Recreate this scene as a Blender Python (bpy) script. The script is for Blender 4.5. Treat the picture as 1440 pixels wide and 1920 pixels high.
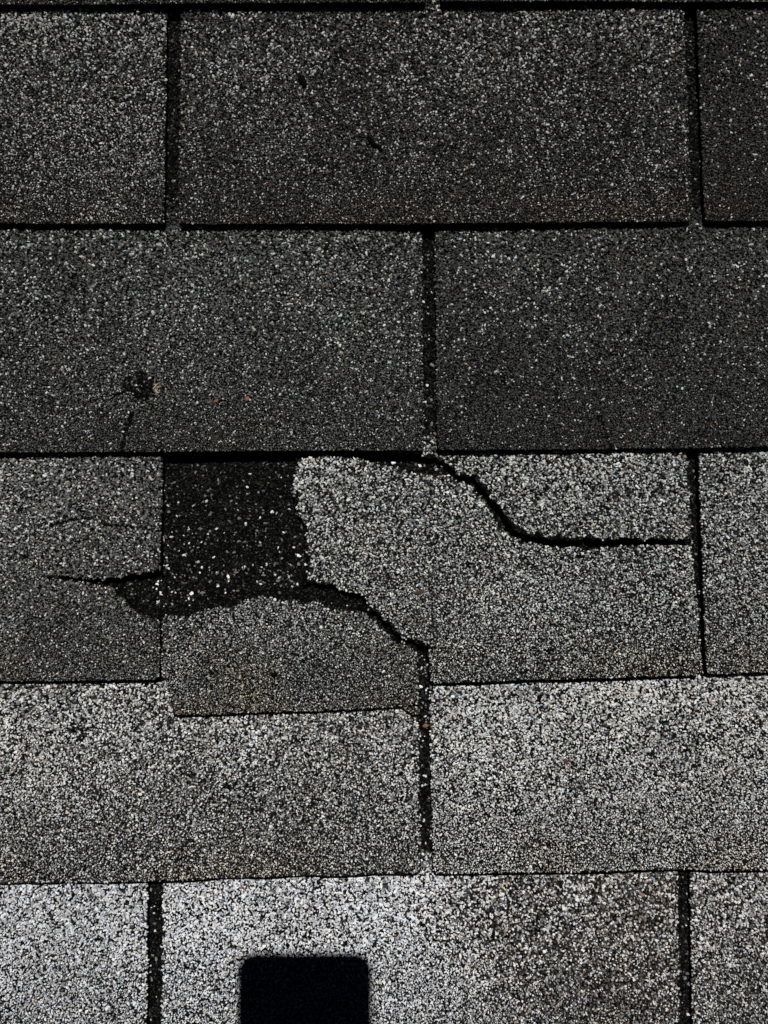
import bpy, math, random
import numpy as np
from mathutils import Vector, Matrix, Euler
from mathutils.geometry import delaunay_2d_cdt

# ------------------------------------------------------------------ scene, camera, light
scene = bpy.context.scene
for o in list(bpy.data.objects): bpy.data.objects.remove(o)
C = scene.collection
rng = np.random.default_rng(7)

S = 0.00031                       # metres on the roof per pixel of the 1440 px wide picture
CAM_H = 0.446                     # lens to roof surface
PITCH = math.radians(16)          # slope of the roof
ROOF = Matrix.Rotation(PITCH, 4, 'X')

def P(px, py): return ((px - 720) * S, (960 - py) * S)

cam_d = bpy.data.cameras.new('camera')
cam = bpy.data.objects.new('camera', cam_d); C.objects.link(cam)
cam_d.sensor_fit = 'HORIZONTAL'; cam_d.angle = 2 * math.atan(720 * S / CAM_H)
cam_d.clip_start = 0.005; cam_d.clip_end = 500
cam.matrix_world = ROOF @ Matrix.Translation((0, 0, CAM_H))
scene.camera = cam

LENS_SHADOW = (640, 1850)         # where the lens' own shadow would fall
lx, ly = P(*LENS_SHADOW)
sun_local = Vector((-lx, -ly, CAM_H)).normalized()
sun_dir = (ROOF.to_3x3() @ sun_local).normalized()
sun_el = math.asin(sun_dir.z); sun_az = math.atan2(sun_dir.x, sun_dir.y)

world = bpy.data.worlds.new('World'); scene.world = world; world.use_nodes = True
nt = world.node_tree; bg = nt.nodes['Background']
sky = nt.nodes.new('ShaderNodeTexSky'); sky.sky_type = 'NISHITA'; sky.sun_disc = False
sky.sun_elevation = sun_el; sky.sun_rotation = sun_az
sky.altitude = 2500; sky.air_density = 0.06; sky.dust_density = 0.05; sky.ozone_density = 0.3
nt.links.new(sky.outputs[0], bg.inputs[0]); bg.inputs[1].default_value = 0.05

sun_d = bpy.data.lights.new('sun', 'SUN'); sun_d.energy = 5.0; sun_d.angle = math.radians(0.53)
sun_d.color = (1.0, 0.982, 0.955)
sun = bpy.data.objects.new('sun', sun_d); C.objects.link(sun)
sun.rotation_euler = sun_dir.to_track_quat('Z', 'Y').to_euler()
sun.location = ROOF @ Vector((0, 0, 4))

vs = scene.view_settings
vs.view_transform = 'Standard'; vs.look = 'None'; vs.exposure = -0.5; vs.gamma = 1.0; vs.use_curve_mapping = False
scene.render.resolution_x = 768; scene.render.resolution_y = 1024

# ------------------------------------------------------------------ small helpers
def tag(o, label=None, cat=None, group=None, kind=None):
    if label: o['label'] = label
    if cat: o['category'] = cat
    if group: o['group'] = group
    if kind: o['kind'] = kind
    return o

def mesh_obj(name, verts, faces, mat, parent=None, smooth=False):
    me = bpy.data.meshes.new(name)
    me.from_pydata([tuple(v) for v in verts], [], [tuple(f) for f in faces])
    if mat: me.materials.append(mat)
    if smooth: me.polygons.foreach_set('use_smooth', [True] * len(me.polygons))
    me.update()
    o = bpy.data.objects.new(name, me); C.objects.link(o)
    if parent: o.parent = parent
    return o

class Noise:                      # smooth value noise in the roof plane
    def __init__(s, seed, cell):
        s.g = np.random.default_rng(seed).random((128, 128)); s.c = cell
    def __call__(s, x, y):
        u = np.asarray(x) / s.c + 500.3; v = np.asarray(y) / s.c + 500.7
        i = np.floor(u).astype(int); j = np.floor(v).astype(int)
        f = u - i; g = v - j; f = f * f * (3 - 2 * f); g = g * g * (3 - 2 * g)
        G = lambda a, b: s.g[a % 128, b % 128]
        return (G(i, j) * (1 - f) + G(i + 1, j) * f) * (1 - g) + (G(i, j + 1) * (1 - f) + G(i + 1, j + 1) * f) * g
n_big = Noise(1, 0.09); n_mid = Noise(2, 0.022); n_fine = Noise(3, 0.006); n_edge = Noise(4, 0.0035); n_edge2 = Noise(5, 0.012)
n_wear = Noise(6, 0.035); n_spot = Noise(8, 0.009)

def inside(poly, x, y):
    poly = np.asarray(poly); r = np.zeros(len(x), bool)
    bb = (x >= poly[:, 0].min()) & (x <= poly[:, 0].max()) & (y >= poly[:, 1].min()) & (y <= poly[:, 1].max())
    idx = np.nonzero(bb)[0]
    if not len(idx): return r
    xx, yy = x[idx], y[idx]; c = np.zeros(len(idx), bool)
    x0, y0 = poly[-1]
    for x1, y1 in poly:
        if y0 != y1:
            t = ((y0 > yy) != (y1 > yy)) & (xx < (x1 - x0) * (yy - y0) / (y1 - y0) + x0)
            c ^= t
        x0, y0 = x1, y1
    r[idx] = c
    return r

def seg_dist(poly, x, y, closed=False):
    poly = np.asarray(poly); d = np.full(len(x), 1e9)
    n = len(poly)
    for i in range(n if closed else n - 1):
        a = poly[i]; b = poly[(i + 1) % n]; ab = b - a; l2 = ab @ ab + 1e-18
        t = np.clip(((x - a[0]) * ab[0] + (y - a[1]) * ab[1]) / l2, 0, 1)
        d = np.minimum(d, np.hypot(x - a[0] - t * ab[0], y - a[1] - t * ab[1]))
    return d

# ------------------------------------------------------------------ materials
def new_mat(name):
    m = bpy.data.materials.new(name); m.use_nodes = True
    return m, m.node_tree, m.node_tree.nodes['Principled BSDF']

def asphalt_material():           # black asphalt coat of a shingle with fine mineral dust
    m, t, b = new_mat('asphalt_coat')
    tc = t.nodes.new('ShaderNodeTexCoord')
    v = t.nodes.new('ShaderNodeTexVoronoi'); v.inputs['Scale'].default_value = 1500
    n = t.nodes.new('ShaderNodeTexNoise'); n.inputs['Scale'].default_value = 260; n.inputs['Detail'].default_value = 5
    sep = t.nodes.new('ShaderNodeSeparateColor')
    cr = t.nodes.new('ShaderNodeValToRGB')
    e = cr.color_ramp.elements
    e[0].position = 0.45; e[0].color = (0.0016, 0.0016, 0.0016, 1)
    e[1].position = 1.0; e[1].color = (0.07, 0.068, 0.062, 1)
    x = e.new(0.72); x.color = (0.005, 0.005, 0.0049, 1)
    x = e.new(0.9); x.color = (0.014, 0.0138, 0.0133, 1)
    bm = t.nodes.new('ShaderNodeBump'); bm.inputs['Strength'].default_value = 0.9; bm.inputs['Distance'].default_value = 0.0006
    L = t.links.new
    L(tc.outputs['Object'], v.inputs['Vector']); L(tc.outputs['Object'], n.inputs['Vector'])
    L(v.outputs['Color'], sep.inputs[0]); L(sep.outputs[0], cr.inputs[0]); L(cr.outputs[0], b.inputs['Base Color'])
    mx = t.nodes.new('ShaderNodeMath'); mx.operation = 'SUBTRACT'
    L(n.outputs['Fac'], mx.inputs[0]); L(v.outputs['Distance'], mx.inputs[1]); L(mx.outputs[0], bm.inputs['Height'])
    L(bm.outputs[0], b.inputs['Normal'])
    b.inputs['Roughness'].default_value = 0.85; b.inputs['Specular IOR Level'].default_value = 0.03
    return m
M_ASPH = asphalt_material()

def granule_material():           # ceramic coated mineral granules, each with its own colour
    m, t, b = new_mat('mineral_granule')
    a = t.nodes.new('ShaderNodeAttribute'); a.attribute_type = 'INSTANCER'; a.attribute_name = 'gcol'
    tc = t.nodes.new('ShaderNodeTexCoord')
    n = t.nodes.new('ShaderNodeTexNoise'); n.inputs['Scale'].default_value = 2.2; n.inputs['Detail'].default_value = 3
    mr = t.nodes.new('ShaderNodeMapRange'); mr.inputs[1].default_value = 0.3; mr.inputs[2].default_value = 0.7
    mr.inputs[3].default_value = 0.72; mr.inputs[4].default_value = 1.12
    mx = t.nodes.new('ShaderNodeMix'); mx.data_type = 'RGBA'; mx.blend_type = 'MULTIPLY'; mx.inputs[0].default_value = 1
    L = t.links.new
    L(tc.outputs['Object'], n.inputs['Vector']); L(n.outputs['Fac'], mr.inputs[0])
    L(a.outputs['Color'], mx.inputs[6]); L(mr.outputs[0], mx.inputs[7]); L(mx.outputs[2], b.inputs['Base Color'])
    b.inputs['Roughness'].default_value = 0.8; b.inputs['Diffuse Roughness'].default_value = 1.0
    b.inputs['Specular IOR Level'].default_value = 0.18
    return m
M_GRAN = granule_material()

def plain(name, col, rough=0.7, spec=0.3, scale=400, var=0.4):
    m, t, b = new_mat(name)
    tc = t.nodes.new('ShaderNodeTexCoord')
    n = t.nodes.new('ShaderNodeTexNoise'); n.inputs['Scale'].default_value = scale; n.inputs['Detail'].default_value = 4
    cr = t.nodes.new('ShaderNodeValToRGB'); e = cr.color_ramp.elements
    e[0].position = 0.3; e[1].position = 0.7
    e[0].color = tuple(c * (1 - var) for c in col) + (1,); e[1].color = tuple(min(1, c * (1 + var)) for c in col) + (1,)
    L = t.links.new
    L(tc.outputs['Object'], n.inputs['Vector']); L(n.outputs['Fac'], cr.inputs[0]); L(cr.outputs[0], b.inputs['Base Color'])
    b.inputs['Roughness'].default_value = rough; b.inputs['Specular IOR Level'].default_value = spec
    return m

# ------------------------------------------------------------------ granule prototypes (not placed in the scene)
def rock(seed, subdiv=1):
    import bmesh
    r = np.random.default_rng(seed)
    bm = bmesh.new()
    for k in range(13):           # crushed stone: hull of a few uneven corners
        p = Vector(r.normal(size=3)).normalized() * r.uniform(.40, .62)
        p.z = max(-.42, min(.40, p.z))
        bm.verts.new(p)
    h = bmesh.ops.convex_hull(bm, input=bm.verts)
    bmesh.ops.delete(bm, geom=list({g for g in h['geom_interior'] if isinstance(g, bmesh.types.BMVert)}), context='VERTS')
    bmesh.ops.recalc_face_normals(bm, faces=bm.faces)
    me = bpy.data.meshes.new('granule_shape'); bm.to_mesh(me); bm.free()
    me.materials.append(M_GRAN)
    return bpy.data.objects.new('granule_shape', me)
PROTOS = [rock(100 + i) for i in range(10)]

def granule_nodes():
    g = bpy.data.node_groups.new('granule_scatter', 'GeometryNodeTree')
    g.interface.new_socket('Geometry', in_out='INPUT', socket_type='NodeSocketGeometry')
    g.interface.new_socket('Geometry', in_out='OUTPUT', socket_type='NodeSocketGeometry')
    N = g.nodes.new; L = g.links.new
    i = N('NodeGroupInput'); o = N('NodeGroupOutput')
    j = N('GeometryNodeGeometryToInstance')
    for p in reversed(PROTOS):
        q = N('GeometryNodeObjectInfo'); q.inputs['Object'].default_value = p; L(q.outputs['Geometry'], j.inputs[0])
    ip = N('GeometryNodeInstanceOnPoints')
    L(i.outputs[0], ip.inputs['Points']); L(j.outputs[0], ip.inputs['Instance'])
    ip.inputs['Pick Instance'].default_value = True
    def attr(name, typ):
        a = N('GeometryNodeInputNamedAttribute'); a.data_type = typ; a.inputs['Name'].default_value = name
        return [s for s in a.outputs if s.name == 'Attribute' and s.enabled][0]
    L(attr('pick', 'INT'), ip.inputs['Instance Index'])
    er = N('FunctionNodeEulerToRotation'); L(attr('rot', 'FLOAT_VECTOR'), er.inputs[0]); L(er.outputs[0], ip.inputs['Rotation'])
    L(attr('scl', 'FLOAT_VECTOR'), ip.inputs['Scale'])
    L(ip.outputs[0], o.inputs[0])
    return g
G_SCATTER = granule_nodes()

def granule_cloud(parent, x, y, z, size, col):
    n = len(x)
    if not n: return
    me = bpy.data.meshes.new('granules'); me.vertices.add(n)
    me.vertices.foreach_set('co', np.stack([x, y, z], 1).astype(np.float32).ravel())
    def put(name, typ, key, a):
        at = me.attributes.new(name, typ, 'POINT'); at.data.foreach_set(key, np.ascontiguousarray(a).ravel())
    put('rot', 'FLOAT_VECTOR', 'vector', np.stack([rng.normal(0, .55, n), rng.normal(0, .55, n), rng.uniform(0, 6.283, n)], 1).astype(np.float32))
    asp = np.stack([rng.uniform(.85, 1.5, n), rng.uniform(.65, 1.0, n), rng.uniform(.6, 1.05, n)], 1)
    put('scl', 'FLOAT_VECTOR', 'vector', (asp * size[:, None]).astype(np.float32))
    put('pick', 'INT', 'value', rng.integers(0, len(PROTOS), n).astype(np.int32))
    put('gcol', 'FLOAT_COLOR', 'color', np.concatenate([col, np.ones((n, 1))], 1).astype(np.float32))
    o = bpy.data.objects.new('granules', me); C.objects.link(o); o.parent = parent
    me.materials.append(M_GRAN)
    md = o.modifiers.new('scatter', 'NODES'); md.node_group = G_SCATTER
    tag(o, kind='stuff')
    return o

def granule_colours(n, base, pw, pd, warm, tint):
    """base grey of the blend, share of white granules, share of dark granules, warm staining, tint of the blend"""
    r = rng.random(n); col = np.empty((n, 3))
    v = base * np.exp(rng.normal(0, .38, n))
    v = np.where(r < pw, np.clip(rng.uniform(.45, .85, n) * (.84 + .4 * np.sqrt(base)), 0, .88), v)
    v = np.where(r > 1 - pd, rng.uniform(.014, .055, n), v)
    hue = rng.normal(0, 1, n)
    t = np.stack([1 + .022 * hue + .035 * warm, np.ones(n), 1 - .03 * hue - .05 * warm], 1)
    col[:] = v[:, None] * t * np.asarray(tint)
    brown = (rng.random(n) < .04 + .20 * warm) & (v < .3)
    col[brown] *= np.array([1.18, .98, .74])
    blue = (rng.random(n) < .08) & (v > .15)
    col[blue] *= np.array([.90, .99, 1.10])
    rust = rng.random(n) < .0016
    col[rust] = np.array([.30, .14, .085]) * rng.uniform(.5, 1.3, (rust.sum(), 1))
    cream = rng.random(n) < .0018
    col[cream] = np.array([.55, .44, .28]) * rng.uniform(.6, 1.2, (cream.sum(), 1))
    return np.clip(col, 0.006, .9)

# ------------------------------------------------------------------ the roof
T = 0.0043                        # step from one course to the next
SLAB = T - 0.0004
HEAD = 0.010                      # full granule cover ends this far above the next butt line

roof = mesh_obj('roof', *(lambda a, b, c, d, z0, z1: (
    [(a, c, z0), (b, c, z0), (b, d, z0), (a, d, z0), (a, c, z1), (b, c, z1), (b, d, z1), (a, d, z1)],
    [(3, 2, 1, 0), (4, 5, 6, 7), (0, 1, 5, 4), (1, 2, 6, 5), (2, 3, 7, 6), (3, 0, 4, 7)]))(
    -0.76, 0.83, -0.66, 0.60, -0.032, -0.0125), plain('roofing_felt', (.02, .02, .021), .9, .1, 60, .3))
roof.matrix_world = ROOF
tag(roof, 'weathered grey asphalt shingle roof slope with a cracked and torn course', 'roof')

# butt lines of the courses (pixel polylines, left to right)
BUTT = {
 -2: [(-2000, -828), (3600, -835)],
 -1: [(-2000, -409), (3600, -416)],
  0: [(-2000, 12), (0, 9), (300, 7), (800, 5), (1300, 4), (3600, 0)],
  1: [(-2000, 422), (0, 419), (310, 420), (800, 420), (1290, 415), (3600, 408)],
  2: [(-2000, 856), (0, 849), (300, 848), (550, 846), (830, 845), (1300, 841), (1440, 838), (3600, 826)],
  3: [(-2000, 1285), (0, 1276), (300, 1272), (560, 1274), (805, 1280), (960, 1274), (1300, 1264), (1440, 1258), (3600, 1240)],
  4: [(-2000, 1675), (0, 1658), (160, 1655), (400, 1648), (600, 1641), (800, 1638), (1250, 1631), (3600, 1622)],
  5: [(-2000, 2060), (3600, 2016)],
  6: [(-2000, 2470), (3600, 2430)],
  7: [(-2000, 2880), (3600, 2840)],
}
for r_, d_ in ((0, 5), (1, 3), (4, -8), (5, -10)):      # the raised tab ends look shifted by perspective
    BUTT[r_] = [(a, b + d_) for a, b in BUTT[r_]]
def butt_y(r, x):
    """butt line of course r in metres at x metres"""
    a = np.array(BUTT[r], float)
    return (960 - np.interp(np.asarray(x) / S + 720, a[:, 0], a[:, 1])) * S

def z_course(r, x, y):
    yb = butt_y(r, x)
    yn = butt_y(r - 1, x) if r - 1 in BUTT else yb + 0.131
    return T / 2 - T * (y - yb) / (yn - yb)

def resample(poly, step, jag):
    """poly: list of (px,py[,jag]) -> dense outline in metres with a little roughness"""
    out = []; n = len(poly)
    for i in range(n):
        a = poly[i]; b = poly[(i + 1) % n]
        j = (a[2] if len(a) > 2 else jag)
        ax, ay = P(a[0], a[1]); bx, by = P(b[0], b[1])
        L = math.hypot(bx - ax, by - ay); k = max(1, int(L / step))
        nx, ny = -(by - ay) / (L + 1e-12), (bx - ax) / (L + 1e-12)
        for q in range(k):
            t = q / k; x = ax + (bx - ax) * t; y = ay + (by - ay) * t
            w = (float(n_edge(x + 3.1 * j, y)) - .5) * 2 * j + (float(n_edge2(x, y)) - .5) * 2 * j
            w += rng.normal(0, .28) * j
            if q == 0: w *= .5
            out.append((x + nx * w, y + ny * w))
    return out

COURSE_POLYS = {}                 # course -> list of outlines, for covering tests
JOBS = []                         # (object, course, outline, zfun, options)

def torn(poly):                   # the torn run of an outline (points that carry the large roughness)
    return np.array([P(p[0], p[1]) for p in poly if len(p) > 2 and p[2] >= .0005])

def make_piece(course, poly, name='shingle', parent=None, zadd=None, opt=None, label=None, step=.0022, jag=.00022, slab=SLAB):
    pts = resample(poly, step, jag)
    arr = np.array(pts)
    def zf(x, y):
        z = z_course(course, x, y)
        z = z + (n_big(x + course * .37, y) - .5) * .0012 + (n_mid(x, y + course * .21) - .5) * .00045
        lip = {4: .0036, 3: .0010}.get(course, .0005)      # tab ends have curled up a little
        z = z + lip * (.6 + .8 * n_mid(x + 2, 0 * y)) * np.exp(-((y - butt_y(course, x)) / .014) ** 2)
        if zadd: z = z + zadd(x, y)
        return z
    x0, y0 = arr.min(0); x1, y1 = arr.max(0)
    h = .007
    gx, gy = np.meshgrid(np.arange(x0 + h / 2, x1, h), np.arange(y0 + h / 2, y1, h))
    gx = gx.ravel() + rng.uniform(-.001, .001, gx.size); gy = gy.ravel() + rng.uniform(-.001, .001, gy.size)
    keep = inside(arr, gx, gy)
    gx, gy = gx[keep], gy[keep]
    if len(gx):
        k2 = seg_dist(arr, gx, gy, True) > .0015
        gx, gy = gx[k2], gy[k2]
    if opt and 'extra' in opt:    # denser points near local features
        for (cx, cy, rad, hh) in opt['extra']:
            ex, ey = np.meshgrid(np.arange(cx - rad, cx + rad, hh), np.arange(cy - rad, cy + rad, hh))
            ex, ey = ex.ravel(), ey.ravel(); kk = inside(arr, ex, ey)
            gx = np.concatenate([gx, ex[kk]]); gy = np.concatenate([gy, ey[kk]])
    vin = [Vector(p) for p in pts] + [Vector((a, b)) for a, b in zip(gx, gy)]
    n = len(pts)
    vo, eo, fo, *_ = delaunay_2d_cdt(vin, [(i, (i + 1) % n) for i in range(n)], [list(range(n))], 1, 1e-7)
    xy = np.array([(v.x, v.y) for v in vo]); z = zf(xy[:, 0], xy[:, 1])
    m = len(xy)
    verts = [(a, b, c) for (a, b), c in zip(xy, z)] + [(a, b, c - slab) for (a, b), c in zip(xy, z)]
    faces = []; cnt = {}
    for f in fo:
        f = list(f)
        a, b, c = (xy[f[0]], xy[f[1]], xy[f[2]])
        if (b[0] - a[0]) * (c[1] - a[1]) - (b[1] - a[1]) * (c[0] - a[0]) < 0: f.reverse()
        faces.append(f); faces.append([i + m for i in reversed(f)])
        for i in range(len(f)):
            cnt[(f[i], f[(i + 1) % len(f)])] = 1
    for (a, b) in list(cnt):
        if (b, a) not in cnt: faces.append([b, a, a + m, b + m])
    o = mesh_obj(name, verts, faces, M_ASPH, parent if parent is not None else roof)
    if label: o['label'] = label
    COURSE_POLYS.setdefault(course, []).append(arr)
    JOBS.append((o, course, arr, zf, opt or {}))
    return o

def top_y(course):                # how far the hidden head of a course reaches up (pixels)
    return lambda x: float(np.interp(x, *np.array(BUTT[course]).T)) - 2.06 * 422

def tab_poly(course, xl, xr, slot_top=None):
    """an ordinary tab: xl / xr are edges as (x at top, x at bottom) in pixels"""
    bl = [p for p in BUTT[course] if min(xl) + 2 < p[0] < max(xr) - 2]
    by = lambda x: float(np.interp(x, *np.array(BUTT[course], float).T))
    yt = by((xl[0] + xr[0]) / 2) - 868
    xl = tuple(v + 1.5 for v in xl); xr = tuple(v - 1.5 for v in xr)
    poly = [(xl[0], yt), (xl[1], by(xl[1]) - 5), (xl[1] + 5, by(xl[1]))]
    poly += bl
    poly += [(xr[1] - 5, by(xr[1])), (xr[1], by(xr[1]) - 5), (xr[0], yt)]
    return poly

# gaps between tabs: x of left and right edge at the course's upper end of the visible slot and at the butt
SLOTS = {
 -2: [(-1158, 24), (-175, 24), (805, 24), (1790, 24), (2775, 24)],
 -1: [(-668, 24), (322, 24), (1300, 22), (2290, 24)],
  0: [(-1158, 24), (-178, 24), (800, 24), (1786, 24), (2770, 24)],
  5: [(-690, 24), (278, 25), (1274, 21), (2270, 24)],
  6: [(-1180, 24), (-190, 24), (785, 24), (1775, 24), (2765, 24)],
  7: [(-690, 24), (290, 24), (1274, 21), (2270, 24)],
}
XMIN, XMAX = -1660, 3290
LIGHT = {}
for r in SLOTS:
    edges = [XMIN] + [v for s in SLOTS[r] for v in (s[0], s[0] + s[1])] + [XMAX]
    for i in range(0, len(edges), 2):
        a, b = edges[i], edges[i + 1]
        lab = None
        if r == 5:
            lab = {1: None, 2: 'pale shingle with the black phone shadow on it'}.get(i // 2)
        make_piece(r, tab_poly(r, (a, a), (b, b)), opt={'key': (r, i // 2)}, label=lab)

# course 1 (leaning slots)
make_piece(1, tab_poly(1, (-1660, -1660), (-690, -690)), opt={'key': (1, 9)})
make_piece(1, tab_poly(1, (-664, -668), (314, 312)), opt={'key': (1, 0)})
make_piece(1, tab_poly(1, (338, 335), (1272, 1296)), opt={'key': (1, 1)})
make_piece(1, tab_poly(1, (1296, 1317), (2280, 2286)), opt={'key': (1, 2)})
make_piece(1, tab_poly(1, (2304, 2310), (XMAX, XMAX)), opt={'key': (1, 9)})
# course 2
bx, by_ = P(266, 722); c2 = [P(*p) for p in ((262, 738), (250, 778), (238, 806), (232, 850))]
c2b = [P(*p) for p in ((246, 728), (215, 745), (190, 756))]
def blister(x, y):
    d = np.hypot((x - bx) / 1.15, y - by_)
    return .0042 * np.exp(-(d / .0062) ** 2) - .0024 * np.exp(-(np.hypot(x - bx + .002, y - by_ + .001) / .0026) ** 2)
make_piece(2, tab_poly(2, (-1160, -1160), (-205, -200)), opt={'key': (2, 9)})
make_piece(2, tab_poly(2, (-180, -176), (786, 796)), zadd=blister, label='shingle with a popped blister and a short crack at its lower edge',
           opt={'key': (2, 0), 'cracks': [(c2[1:], .0013), (c2b, .0005)], 'bald': [(bx, by_, .0085)], 'extra': [(bx, by_, .016, .0013)]})
make_piece(2, tab_poly(2, (812, 817), (1770, 1776)), opt={'key': (2, 1), 'cracks': [([P(*p) for p in ((1122, 782), (1131, 800), (1136, 822), (1145, 846))], .0008)]})
make_piece(2, tab_poly(2, (1796, 1800), (2760, 2765)), opt={'key': (2, 9)})
# course 4 (its slot runs up under the tear)
make_piece(4, tab_poly(4, (-1180, -1180), (-216, -212)), opt={'key': (4, 9)})
def slot_tab(course, left, right):
    by = lambda x: float(np.interp(x, *np.array(BUTT[course], float).T))
    return left, right, by
BY4 = lambda x: float(np.interp(x, *np.array(BUTT[4], float).T))
make_piece(4, [(-190, 780), (-188, BY4(-188))] + [p for p in BUTT[4] if -150 < p[0] < 780] +
           [(783, BY4(783)), (789, BY4(789) - 6), (786, 1500), (784, 1345), (782, 1196), (786, 1188), (797, 1186), (797, 780)],
           opt={'key': (4, 0), 'black': [([P(*p) for p in ((215, 1100), (255, 1138), (290, 1152), (340, 1148), (395, 1136), (440, 1124))], .0026),
           ([P(*p) for p in ((440, 1124), (500, 1110), (575, 1114), (620, 1116), (660, 1126), (690, 1138), (740, 1180), (790, 1205))], .0042)]})
make_piece(4, [(797.6, 780), (797.6, 1186), (803, 1190), (806, 1340), (809, 1500), (811, BY4(811) - 8), (817, BY4(817))] +
           [p for p in BUTT[4] if 830 < p[0] < 1760] + [(1770, BY4(1770)), (1770, 780)],
           opt={'key': (4, 1), 'cracks': [([P(*p) for p in ((1012, 1312), (1016, 1345), (1014, 1372), (1019, 1402))], .0004)]})
make_piece(4, tab_poly(4, (1795, 1795), (2760, 2760)), opt={'key': (4, 9)})

# ---- course 3: the damaged one
BY3 = lambda x: float(np.interp(x, *np.array(BUTT[3], float).T))
make_piece(3, tab_poly(3, (-1660, -1660), (-700, -700)), opt={'key': (3, 9)})
J = .0011
crackA = [P(*p) for p in ((96, 984), (132, 975), (169, 972), (195, 983), (258, 988), (306, 996))]
def curl_left(x, y):              # the flap above the tear lifts, the one below sags
    u, v = x / S + 720, 960 - y / S
    up = np.clip((u - 120) / 180, 0, 1) * np.exp(-((v - 1060) / 60.) ** 2) * (v < 1089)
    dn = np.clip((u - 150) / 150, 0, 1) * np.exp(-((v - 1150) / 55.) ** 2) * (v >= 1089)
    st = np.clip((u - 110) / 150, 0, 1) * np.exp(-((v - 965) / 25.) ** 2)
    return .0026 * up - .0006 * dn + .0007 * st
left_poly = [(-676, 400), (-676, BY3(-676)), (0, 1276), (294, 1272), (301, 1266), (301, 1220), (301, 1163, J),
             (285, 1157, J), (253, 1141, J), (227, 1115, J), (213, 1098, J), (190, 1092, J), (160, 1092, J), (112, 1087, .0001),
             (112, 1081, J), (160, 1084, J), (190, 1086, J), (232, 1082, J), (258, 1075, J), (285, 1069, J), (303, 1070, .0002), (303, 850), (303, 400)]
make_piece(3, left_poly, zadd=curl_left, label='shingle split by a crack that opens into a dark hole at its right edge',
           opt={'key': (3, 0), 'tear': np.array([P(*p) for p in ((190, 1093), (213, 1099), (227, 1116), (253, 1142), (270, 1150))]), 'cracks': [(crackA, .0007), ([P(150, 1087), P(112, 1083), P(84, 1081)], .0008)]}, step=.0012)
# upper right remnant above the crack
def lift_up(x, y):
    v = 960 - y / S
    return .0026 * np.clip((v - 845) / 150, 0, 1)
upper_poly = [(560, 400), (560, 835), (700, 842), (770, 850, J), (818, 860, J), (842, 875, J), (862, 889, J), (890, 892, J), (907, 912, J), (929, 948, J), (951, 976, J),
              (984, 1003, J), (1029, 1009, J), (1062, 1014, J), (1107, 1012, J), (1195, 1014, J), (1240, 1011, J), (1292, 1010, .0002),
              (1294, 960), (1289, 850), (1282, 400)]
make_piece(3, upper_poly, zadd=lift_up, label='upper corner of the cracked shingle, left of the slot, above the long crack',
           opt={'key': (3, 2), 'tear': torn(upper_poly)}, step=.0012)
# the main torn tab
def curl_main(x, y):
    u, v = x / S + 720, 960 - y / S
    c = -.0011 * np.exp(-((v - 950) / 110.) ** 2) * np.clip((u - 600) / 300, 0, 1)
    c = c + .0006 * np.exp(-((u - 575) / 40.) ** 2 - ((v - 980) / 120.) ** 2) + .0022 * np.exp(-((u - 690) / 110.) ** 2 - ((v - 1140) / 60.) ** 2)
    return c
main_poly = [(552, 858, J), (556, 864, J), (548, 888, J), (546, 920, J), (559, 957, J), (570, 983, J), (572, 1020, J), (577, 1057, J), (570, 1083, J), (568, 1094, J),
             (607, 1096, J), (628, 1099, J), (654, 1114, J), (680, 1117, J), (687, 1135, J), (712, 1152, J), (744, 1184, J), (776, 1204, J), (803, 1213, J),
             (805, 1245), (806, 1274), (811, 1280), (960, 1274), (1120, 1270), (1306, 1264), (1313, 1257), (1311, 1200), (1305, 1120), (1298, 1022, .0002),
             (1195, 1022, J), (1140, 1024, J), (1084, 1027, J), (1051, 1030, J), (1001, 1019, J), (971, 1016, J), (947, 994, J), (925, 965, J), (903, 934, J),
             (880, 909, J), (860, 901, J), (823, 887, J), (773, 888, J), (757, 881, J), (723, 870, J), (673, 859, J), (610, 853, J)]
make_piece(3, main_poly, zadd=curl_main, label='large pale broken shingle torn along its left side and below the long crack',
           opt={'key': (3, 1), 'tear': torn(main_poly[:20]), 'black': [([P(*p) for p in ((700, 858), (757, 872), (800, 880), (840, 884))], .0022)]}, step=.0012)
# right tab
make_piece(3, [(1300, 400), (1312, 850), (1318, 1120), (1320, 1252), (1326, BY3(1326)), (1440, 1258), (2270, BY3(2270)), (2270, 400)],
           opt={'key': (3, 3)})
make_piece(3, tab_poly(3, (2294, 2294), (XMAX, XMAX)), opt={'key': (3, 9)})

# the slipped fragment: broken loose, a thing of its own
frag = bpy.data.objects.new('shingle_fragment', None); C.objects.link(frag); frag.matrix_world = ROOF
frag.empty_display_size = .02
tag(frag, 'broken shingle piece slipped down below the dark hole, left of the middle slot', 'shingle piece')
def sag_frag(x, y):
    u, v = x / S + 720, 960 - y / S
    return .0007 - .0005 * np.exp(-((v - 1130) / 50.) ** 2) * np.clip((u - 300) / 100, 0, 1)
frag_poly = [(306, 1164, J), (312, 1152, J), (337, 1153, J), (364, 1150, J), (395, 1142, J), (438, 1131, J), (469, 1121, J), (501, 1116, J), (533, 1123, J), (575, 1126, J),
             (617, 1132, J), (649, 1142, J), (680, 1143, J), (695, 1155, J), (721, 1177, J), (746, 1203, J), (772, 1215, J), (782, 1222, .0003), (784, 1250), (785, 1300), (783, 1318),
             (748, 1321), (700, 1325), (600, 1330), (450, 1334), (336, 1339), (329, 1334), (318, 1280), (307, 1262), (306, 1200)]
frag_poly = list(reversed([(p[0], p[1], (p[2] if len(p) > 2 else .00022)) for p in frag_poly]))
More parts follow.
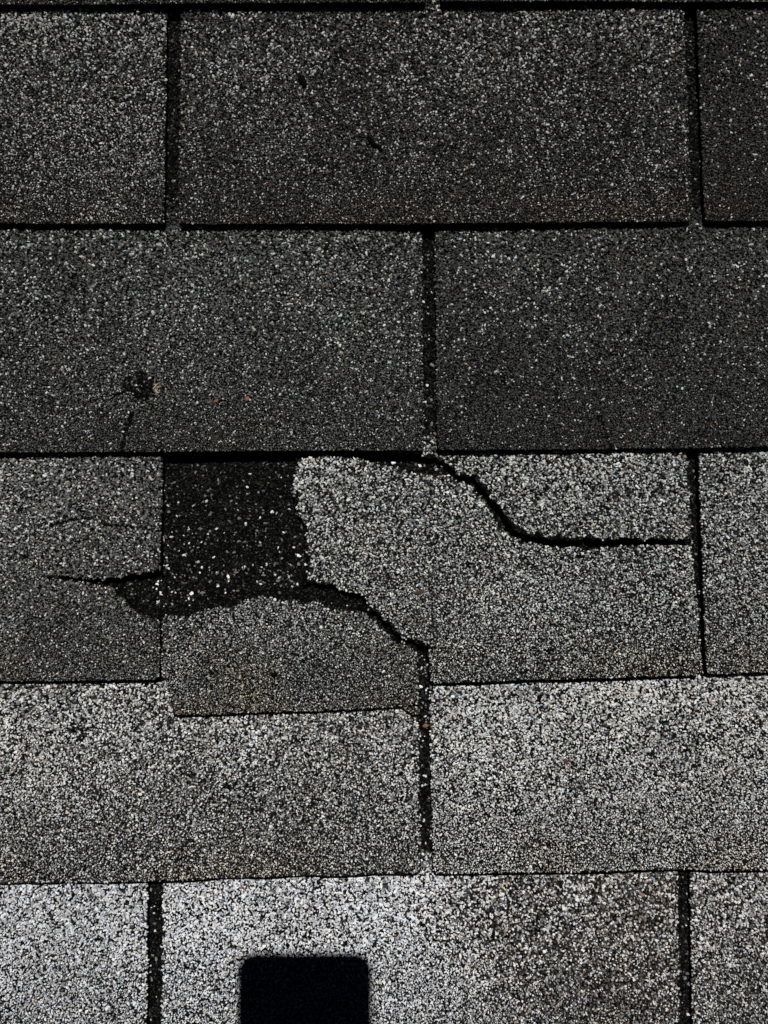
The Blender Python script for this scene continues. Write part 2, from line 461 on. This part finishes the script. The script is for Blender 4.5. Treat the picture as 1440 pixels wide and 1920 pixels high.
bt = make_piece(3, frag_poly, name='shingle_body', parent=frag, zadd=sag_frag, opt={'key': (3, 4), 'tear': np.array([P(p[0], p[1]) for p in frag_poly if 480 < p[0] < 760 and p[1] < 1230])}, step=.0012)
chip = make_piece(3, list(reversed([(751, 1324), (785, 1322), (786, 1338), (774, 1341), (762, 1334)])), name='corner_chip', parent=frag,
                  zadd=lambda x, y: -.0012 + 0 * x, opt={'key': (3, 4)}, step=.0012, jag=.0003, slab=.0024)

# ------------------------------------------------------------------ granules on every shingle
# share of pale granules per tab, warm tint
# blend of each tab, upper right ones painted darker for light falloff: base grey, share of white granules, share of dark ones
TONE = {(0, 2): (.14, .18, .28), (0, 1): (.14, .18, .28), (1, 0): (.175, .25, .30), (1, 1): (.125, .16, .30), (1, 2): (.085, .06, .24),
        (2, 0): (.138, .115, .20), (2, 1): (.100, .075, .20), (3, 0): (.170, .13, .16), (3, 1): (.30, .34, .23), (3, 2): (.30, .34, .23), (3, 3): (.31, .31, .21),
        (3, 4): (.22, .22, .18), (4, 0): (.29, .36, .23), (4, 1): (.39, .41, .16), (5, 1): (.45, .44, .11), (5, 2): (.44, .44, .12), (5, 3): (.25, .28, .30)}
TINT = {1: (1.0, 1.0, .965), 2: (.975, 1.01, .975), 3: (.99, 1.005, .97), 4: (1.0, 1.0, .975), 5: (.98, .993, 1.025)}
FX0, FX1, FY0, FY1 = -.2232, .2232, -.2976, .2976
def scatter(o, course, arr, zf, opt):
    x0, y0 = arr.min(0); x1, y1 = arr.max(0)
    for ring in (0, 1):           # inner: picture plus margin, dense; outer: a coarser cover
        mx, my = (.05, .05) if ring == 0 else (.17, .17)
        s = .00113 if ring == 0 else .00155
        ax, bx_ = max(x0, FX0 - mx), min(x1, FX1 + mx); ay, by2 = max(y0, FY0 - my), min(y1, FY1 + my)
        if ax >= bx_ or ay >= by2: continue
        xs = np.arange(ax, bx_, s); ys = np.arange(ay, by2, s * .866)
        X, Y = np.meshgrid(xs, ys); X[1::2] += s / 2
        x = X.ravel() + rng.normal(0, s * .22, X.size); y = Y.ravel() + rng.normal(0, s * .22, X.size)
        if ring:
            out = (x < FX0 - .05) | (x > FX1 + .05) | (y < FY0 - .05) | (y > FY1 + .05)
            x, y = x[out], y[out]
        k = inside(arr, x, y) & (y - butt_y(course, x) > (-1 if opt.get('key') == (3, 4) else .00045 if course == 4 else .0001)); x, y = x[k], y[k]
        if not len(x): continue
        yn = butt_y(course - 1, x) if course - 1 in BUTT else butt_y(course, x) + .131
        yb = butt_y(course, x)
        over = y - yn             # how far above the next butt line
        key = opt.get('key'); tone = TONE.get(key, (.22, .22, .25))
        u = np.clip((y - yb) / (yn - yb), 0, 1)
        # hidden below the course above?
        vis = np.ones(len(x), bool)
        cand = over > -.004
        if cand.any():
            xi, yi = x[cand], y[cand]; cov = np.zeros(len(xi), bool)
            for a in COURSE_POLYS.get(course - 1, []):
                ins = inside(a, xi, yi)
                if ins.any():
                    d = seg_dist(a, xi[ins], yi[ins], True); q = np.nonzero(ins)[0]; cov[q[d > .004]] = True
            vis[np.nonzero(cand)[0][cov]] = False
        bare = over > HEAD + (n_spot(x, y) - .5) * .004
        if key == (4, 0) or key == (4, 1):
            bare |= (over > -.002)
        drop = bare & (rng.random(len(x)) > .30 + .25 * (n_spot(x + 1, y) > .62))
        # worn spots
        wear = (n_wear(x, y) > .80) & (rng.random(len(x)) < .10)
        keep = vis & ~drop & ~wear & (rng.random(len(x)) > .01 + .20 * u)
        for line, w in opt.get('cracks', []):
            keep &= seg_dist(line, x, y) > w * (.55 + .9 * n_edge(x * 1.7, y))
        tear = opt.get('tear')
        if tear is not None:
            near = np.zeros(len(x), bool); q = np.nonzero(keep)[0]
            d = seg_dist(tear, x[q], y[q]); near[q] = d < .0026 * np.clip(n_edge(x[q] * 1.3 + 1, y[q] * 1.3) * 1.6 - .45, 0, 1)
            keep &= ~near
        for line, w in opt.get('black', []):
            keep &= ~((seg_dist(line, x, y) < w * (.5 + n_edge(x, y))) & (rng.random(len(x)) < .93))
        for (cx, cy, rad) in opt.get('bald', []):
            d = np.hypot((x - cx) / 1.15, y - cy)
            keep &= ~((d < rad * (.7 + .5 * n_spot(x, y))) & (rng.random(len(x)) < .8))
        x, y, u, bare, yn_k = x[keep], y[keep], u[keep], bare[keep], yn[keep]
        n = len(x)
        if not n: continue
        size = .00121 * np.exp(rng.normal(0, .2, n)) * (.75 + .50 * u)
        big = rng.random(n) < .03
        size[big] *= 1.25
        if ring: size *= 1.36
        patch = (.70 + .60 * n_wear(x + 2, y)) * (.84 + .32 * n_mid(x, y + 3))
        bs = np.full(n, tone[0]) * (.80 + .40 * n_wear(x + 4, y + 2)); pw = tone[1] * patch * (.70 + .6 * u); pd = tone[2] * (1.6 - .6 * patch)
        if key == (5, 2):         # darker, browner mineral blend towards this tab's right half
            k = np.clip((x / S + 720 - 760 + 160 * (n_wear(x, y) - .5)) / 260, 0, 1); k = k * k * (3 - 2 * k)
            bs *= 1 - .48 * k; pw *= 1 - .42 * k; pd = pd + .24 * k
        stain = (1.0 if course in (1, 3, 4) else .4) * np.clip(1 - u / .22, 0, 1) * np.clip(2.2 * n_wear(x + 7, y) - .5, 0, 1)
        warm = np.clip(stain * 1.6 + .5 * (n_wear(x + 5, y + 1) - .4), 0, 1.6)
        if key == (5, 2): warm = warm + .9 * k
        if key == (5, 3): warm = warm + .8
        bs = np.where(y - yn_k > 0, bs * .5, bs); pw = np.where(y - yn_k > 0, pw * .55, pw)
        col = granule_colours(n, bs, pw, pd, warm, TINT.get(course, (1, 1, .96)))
        if bare.any():
            nb = bare.sum(); b = np.nonzero(bare)[0]
            w = rng.random(nb) + (.0 if key != (4, 0) else .05 - .22 * np.clip((960 - y[b] / S - 900) / 240, 0, 1))
            col[b] = np.where((w < .22)[:, None], np.maximum(col[b], .2 * rng.random((nb, 1))) * 1.2, .002 + .016 * rng.random((nb, 1)) * np.array([1.0, 1, .98]))
            size[b] *= rng.uniform(.45, 1.35, nb)
        z = zf(x, y) + size * rng.uniform(.05, .36, n)
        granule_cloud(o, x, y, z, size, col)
for job in JOBS: scatter(*job)

# ------------------------------------------------------------------ small debris lying on the roof
def surf(px, py, course, key):
    x, y = P(px, py)
    for o, c, arr, zf, opt in JOBS:
        if opt.get('key') == key: return Vector((x, y, float(zf(np.array([x]), np.array([y]))[0])))

def lump(name, px, py, course, key, dims, ang, mat, seed, label, cat, lift=.0006, bend=0, tilt=0, group=None):
    import bmesh
    r = np.random.default_rng(seed)
    bm = bmesh.new(); bmesh.ops.create_icosphere(bm, subdivisions=3, radius=.5)
    ns = Noise(seed, .3)
    for v in bm.verts:
        k = 1 + .5 * (float(ns(v.co.x + v.co.z, v.co.y - v.co.z)) - .5) + r.uniform(-.04, .04)
        v.co = Vector((v.co.x * k * dims[0], v.co.y * k * dims[1], v.co.z * k * dims[2]))
        if dims[0] > .010: v.co.z += .0006 * float(ns(v.co.x * 900, 3.)); v.co.y += .0018 * (float(ns(v.co.x * 400, 7.)) - .5); v.co.y *= 1 - .5 * max(0, v.co.x / dims[0])
        v.co.y += bend * (v.co.x / dims[0]) ** 2 * 4
    me = bpy.data.meshes.new(name); bm.to_mesh(me); bm.free(); me.materials.append(mat)
    o = bpy.data.objects.new(name, me); C.objects.link(o)
    p = surf(px, py, course, key)
    o.matrix_world = ROOF @ Matrix.Translation(p + Vector((0, 0, lift))) @ Matrix.Rotation(math.radians(ang), 4, 'Z') @ Matrix.Rotation(math.radians(tilt), 4, 'Y')
    tag(o, label, cat, group)
    return o
M_BLK = plain('dark_seed_husk', (.003, .0028, .0025), .9, .05, 900, .3)
M_RUST = plain('rust_clay', (.27, .125, .075), .9, .1, 700, .6)
M_BRN = plain('dry_leaf', (.06, .038, .024), .8, .2, 600, .4)
M_STRAW = plain('pale_fibre', (.55, .47, .33), .8, .2, 900, .25)
lump('seed', 568, 153, 1, (1, 1), (.0080, .0040, .0024), -62, M_BLK, 11, 'small black seed lying on the dark upper shingle', 'seed', .0015)
lump('twig', 700, 272, 1, (1, 1), (.0130, .0022, .0022), -44, M_BLK, 12, 'short bent black twig below the seed on the upper shingle', 'twig', .0014, bend=.0012)
lump('clay_chip', 465, 749, 2, (2, 0), (.0032, .0021, .0018), 60, M_RUST, 13, 'brighter orange clay chip, the right one of two', 'chip', .0012)
lump('clay_chip', 407, 753, 2, (2, 0), (.0028, .0018, .0016), 40, M_RUST, 14, 'duller orange clay chip nearer the blister', 'chip', .0009)
lump('clay_chip', 799, 1365, 4, (4, 0), (.0040, .0020, .0016), 10, M_RUST, 15, 'orange clay chip lying in the slot right of the slipped piece', 'chip', -.0028)
lump('leaf_scrap', 786, 1110, 3, (3, 1), (.0070, .0022, .0012), 12, M_BRN, 16, 'brown dry leaf scrap on the pale broken shingle', 'leaf scrap', .0009, tilt=8)
lump('dirt_crumb', 517, 1262, 3, (3, 4), (.0034, .0032, .0020), 0, M_BLK, 17, 'round black crumb on the slipped shingle piece', 'crumb', .0008)
lump('leaf_scrap', 1060, 1428, 4, (4, 1), (.0026, .0046, .0012), 20, plain('red_leaf', (.085, .035, .025), .8, .2, 600, .4), 18, 'tiny reddish leaf scrap on the lower right shingle', 'leaf scrap', .0009)

def tuft(px, py, course, key, label):
    p = surf(px, py, course, key); verts = []; faces = []
    r = np.random.default_rng(5)
    for i in range(16):
        a = r.uniform(0, math.pi); L = r.uniform(.0016, .0042); c = Vector((r.normal(0, .0008), r.normal(0, .0022), r.uniform(.0008, .0020)))
        d = Vector((math.cos(a), math.sin(a), r.uniform(-.3, .3))) * L / 2; w = Vector((-d.y, d.x, 0)).normalized() * r.uniform(.00012, .00028); h = Vector((0, 0, .0002))
        b = len(verts)
        for e in (-1, 1):
            for q in (w, h, -w, -h): verts.append(c + d * e + q * (.5 if e > 0 else 1))
        faces += [(b + k, b + (k + 1) % 4, b + 4 + (k + 1) % 4, b + 4 + k) for k in range(4)] + [(b + 3, b + 2, b + 1, b), (b + 4, b + 5, b + 6, b + 7)]
    o = mesh_obj('fibre_tuft', verts, faces, M_STRAW); o.matrix_world = ROOF @ Matrix.Translation(p)
    tag(o, label, 'fibre tuft')
tuft(297, 728, 2, (2, 0), 'pale straw coloured fibre tuft beside the popped blister')

# ------------------------------------------------------------------ the phone that takes the picture (its shadow is in view)
def rounded_slab(name, cx, cy, w, h, rad, z0, z1, mat, parent, bev=.0):
    pts = []
    for (sx, sy, a0) in ((1, 1, 0), (-1, 1, 90), (-1, -1, 180), (1, -1, 270)):
        for k in range(13):
            a = math.radians(a0 + k * 7.5)
            pts.append((sx * (w / 2 - rad) + rad * math.cos(a), sy * (h / 2 - rad) + rad * math.sin(a)))
    n = len(pts); verts = []; rings = [(z0, bev), (z0 + bev, 0), (z1 - bev, 0), (z1, bev)] if bev else [(z0, 0), (z1, 0)]
    for z, ins in rings:
        fx, fy = (w / 2 - ins) / (w / 2), (h / 2 - ins) / (h / 2)
        verts += [(cx + x * fx, cy + y * fy, z) for x, y in pts]
    faces = [tuple(reversed(range(n))), tuple(range(len(verts) - n, len(verts)))]
    for q in range(len(rings) - 1):
        faces += [(q * n + i, q * n + (i + 1) % n, (q + 1) * n + (i + 1) % n, (q + 1) * n + i) for i in range(n)]
    return mesh_obj(name, verts, faces, mat, parent)
phone = bpy.data.objects.new('phone', None); C.objects.link(phone); phone.empty_display_size = .03
phone.matrix_world = ROOF @ Matrix.Translation((0, 0, CAM_H))
tag(phone, 'dark phone held above the roof that casts the rounded black shadow', 'phone')
M_PH = plain('phone_shell', (.02, .02, .022), .4, .4, 200, .1); M_SC = plain('phone_glass', (.006, .006, .007), .08, .5, 100, .1)
wl, wr, wt, wb = -.0598, .0182, .0232, -.1380
cx, cy = (wl + wr) / 2, (wt + wb) / 2
rounded_slab('body', cx, cy, wr - wl, wt - wb, .0105, .0045, .0125, M_PH, phone, .0012)
rounded_slab('screen', cx, cy, wr - wl - .004, wt - wb - .004, .009, .0127, .0131, M_SC, phone)
bump = rounded_slab('camera_bump', wr - .0185, wt - .0185, .031, .031, .007, .0032, .0044, M_PH, phone)
for k, (ax, ay) in enumerate(((0, 0), (-.0125, -.0130))):
    rounded_slab('lens', ax, ay, .011, .011, .0054, .0022, .0031, M_SC, bump)

# ------------------------------------------------------------------ ground far below the eaves
g = mesh_obj('ground', [(-200, -200, -3.2), (200, -200, -3.2), (200, 200, -3.2), (-200, 200, -3.2)], [(0, 1, 2, 3)], plain('lawn', (.05, .07, .03), .9, .1, 3, .4))
tag(g, kind='structure')
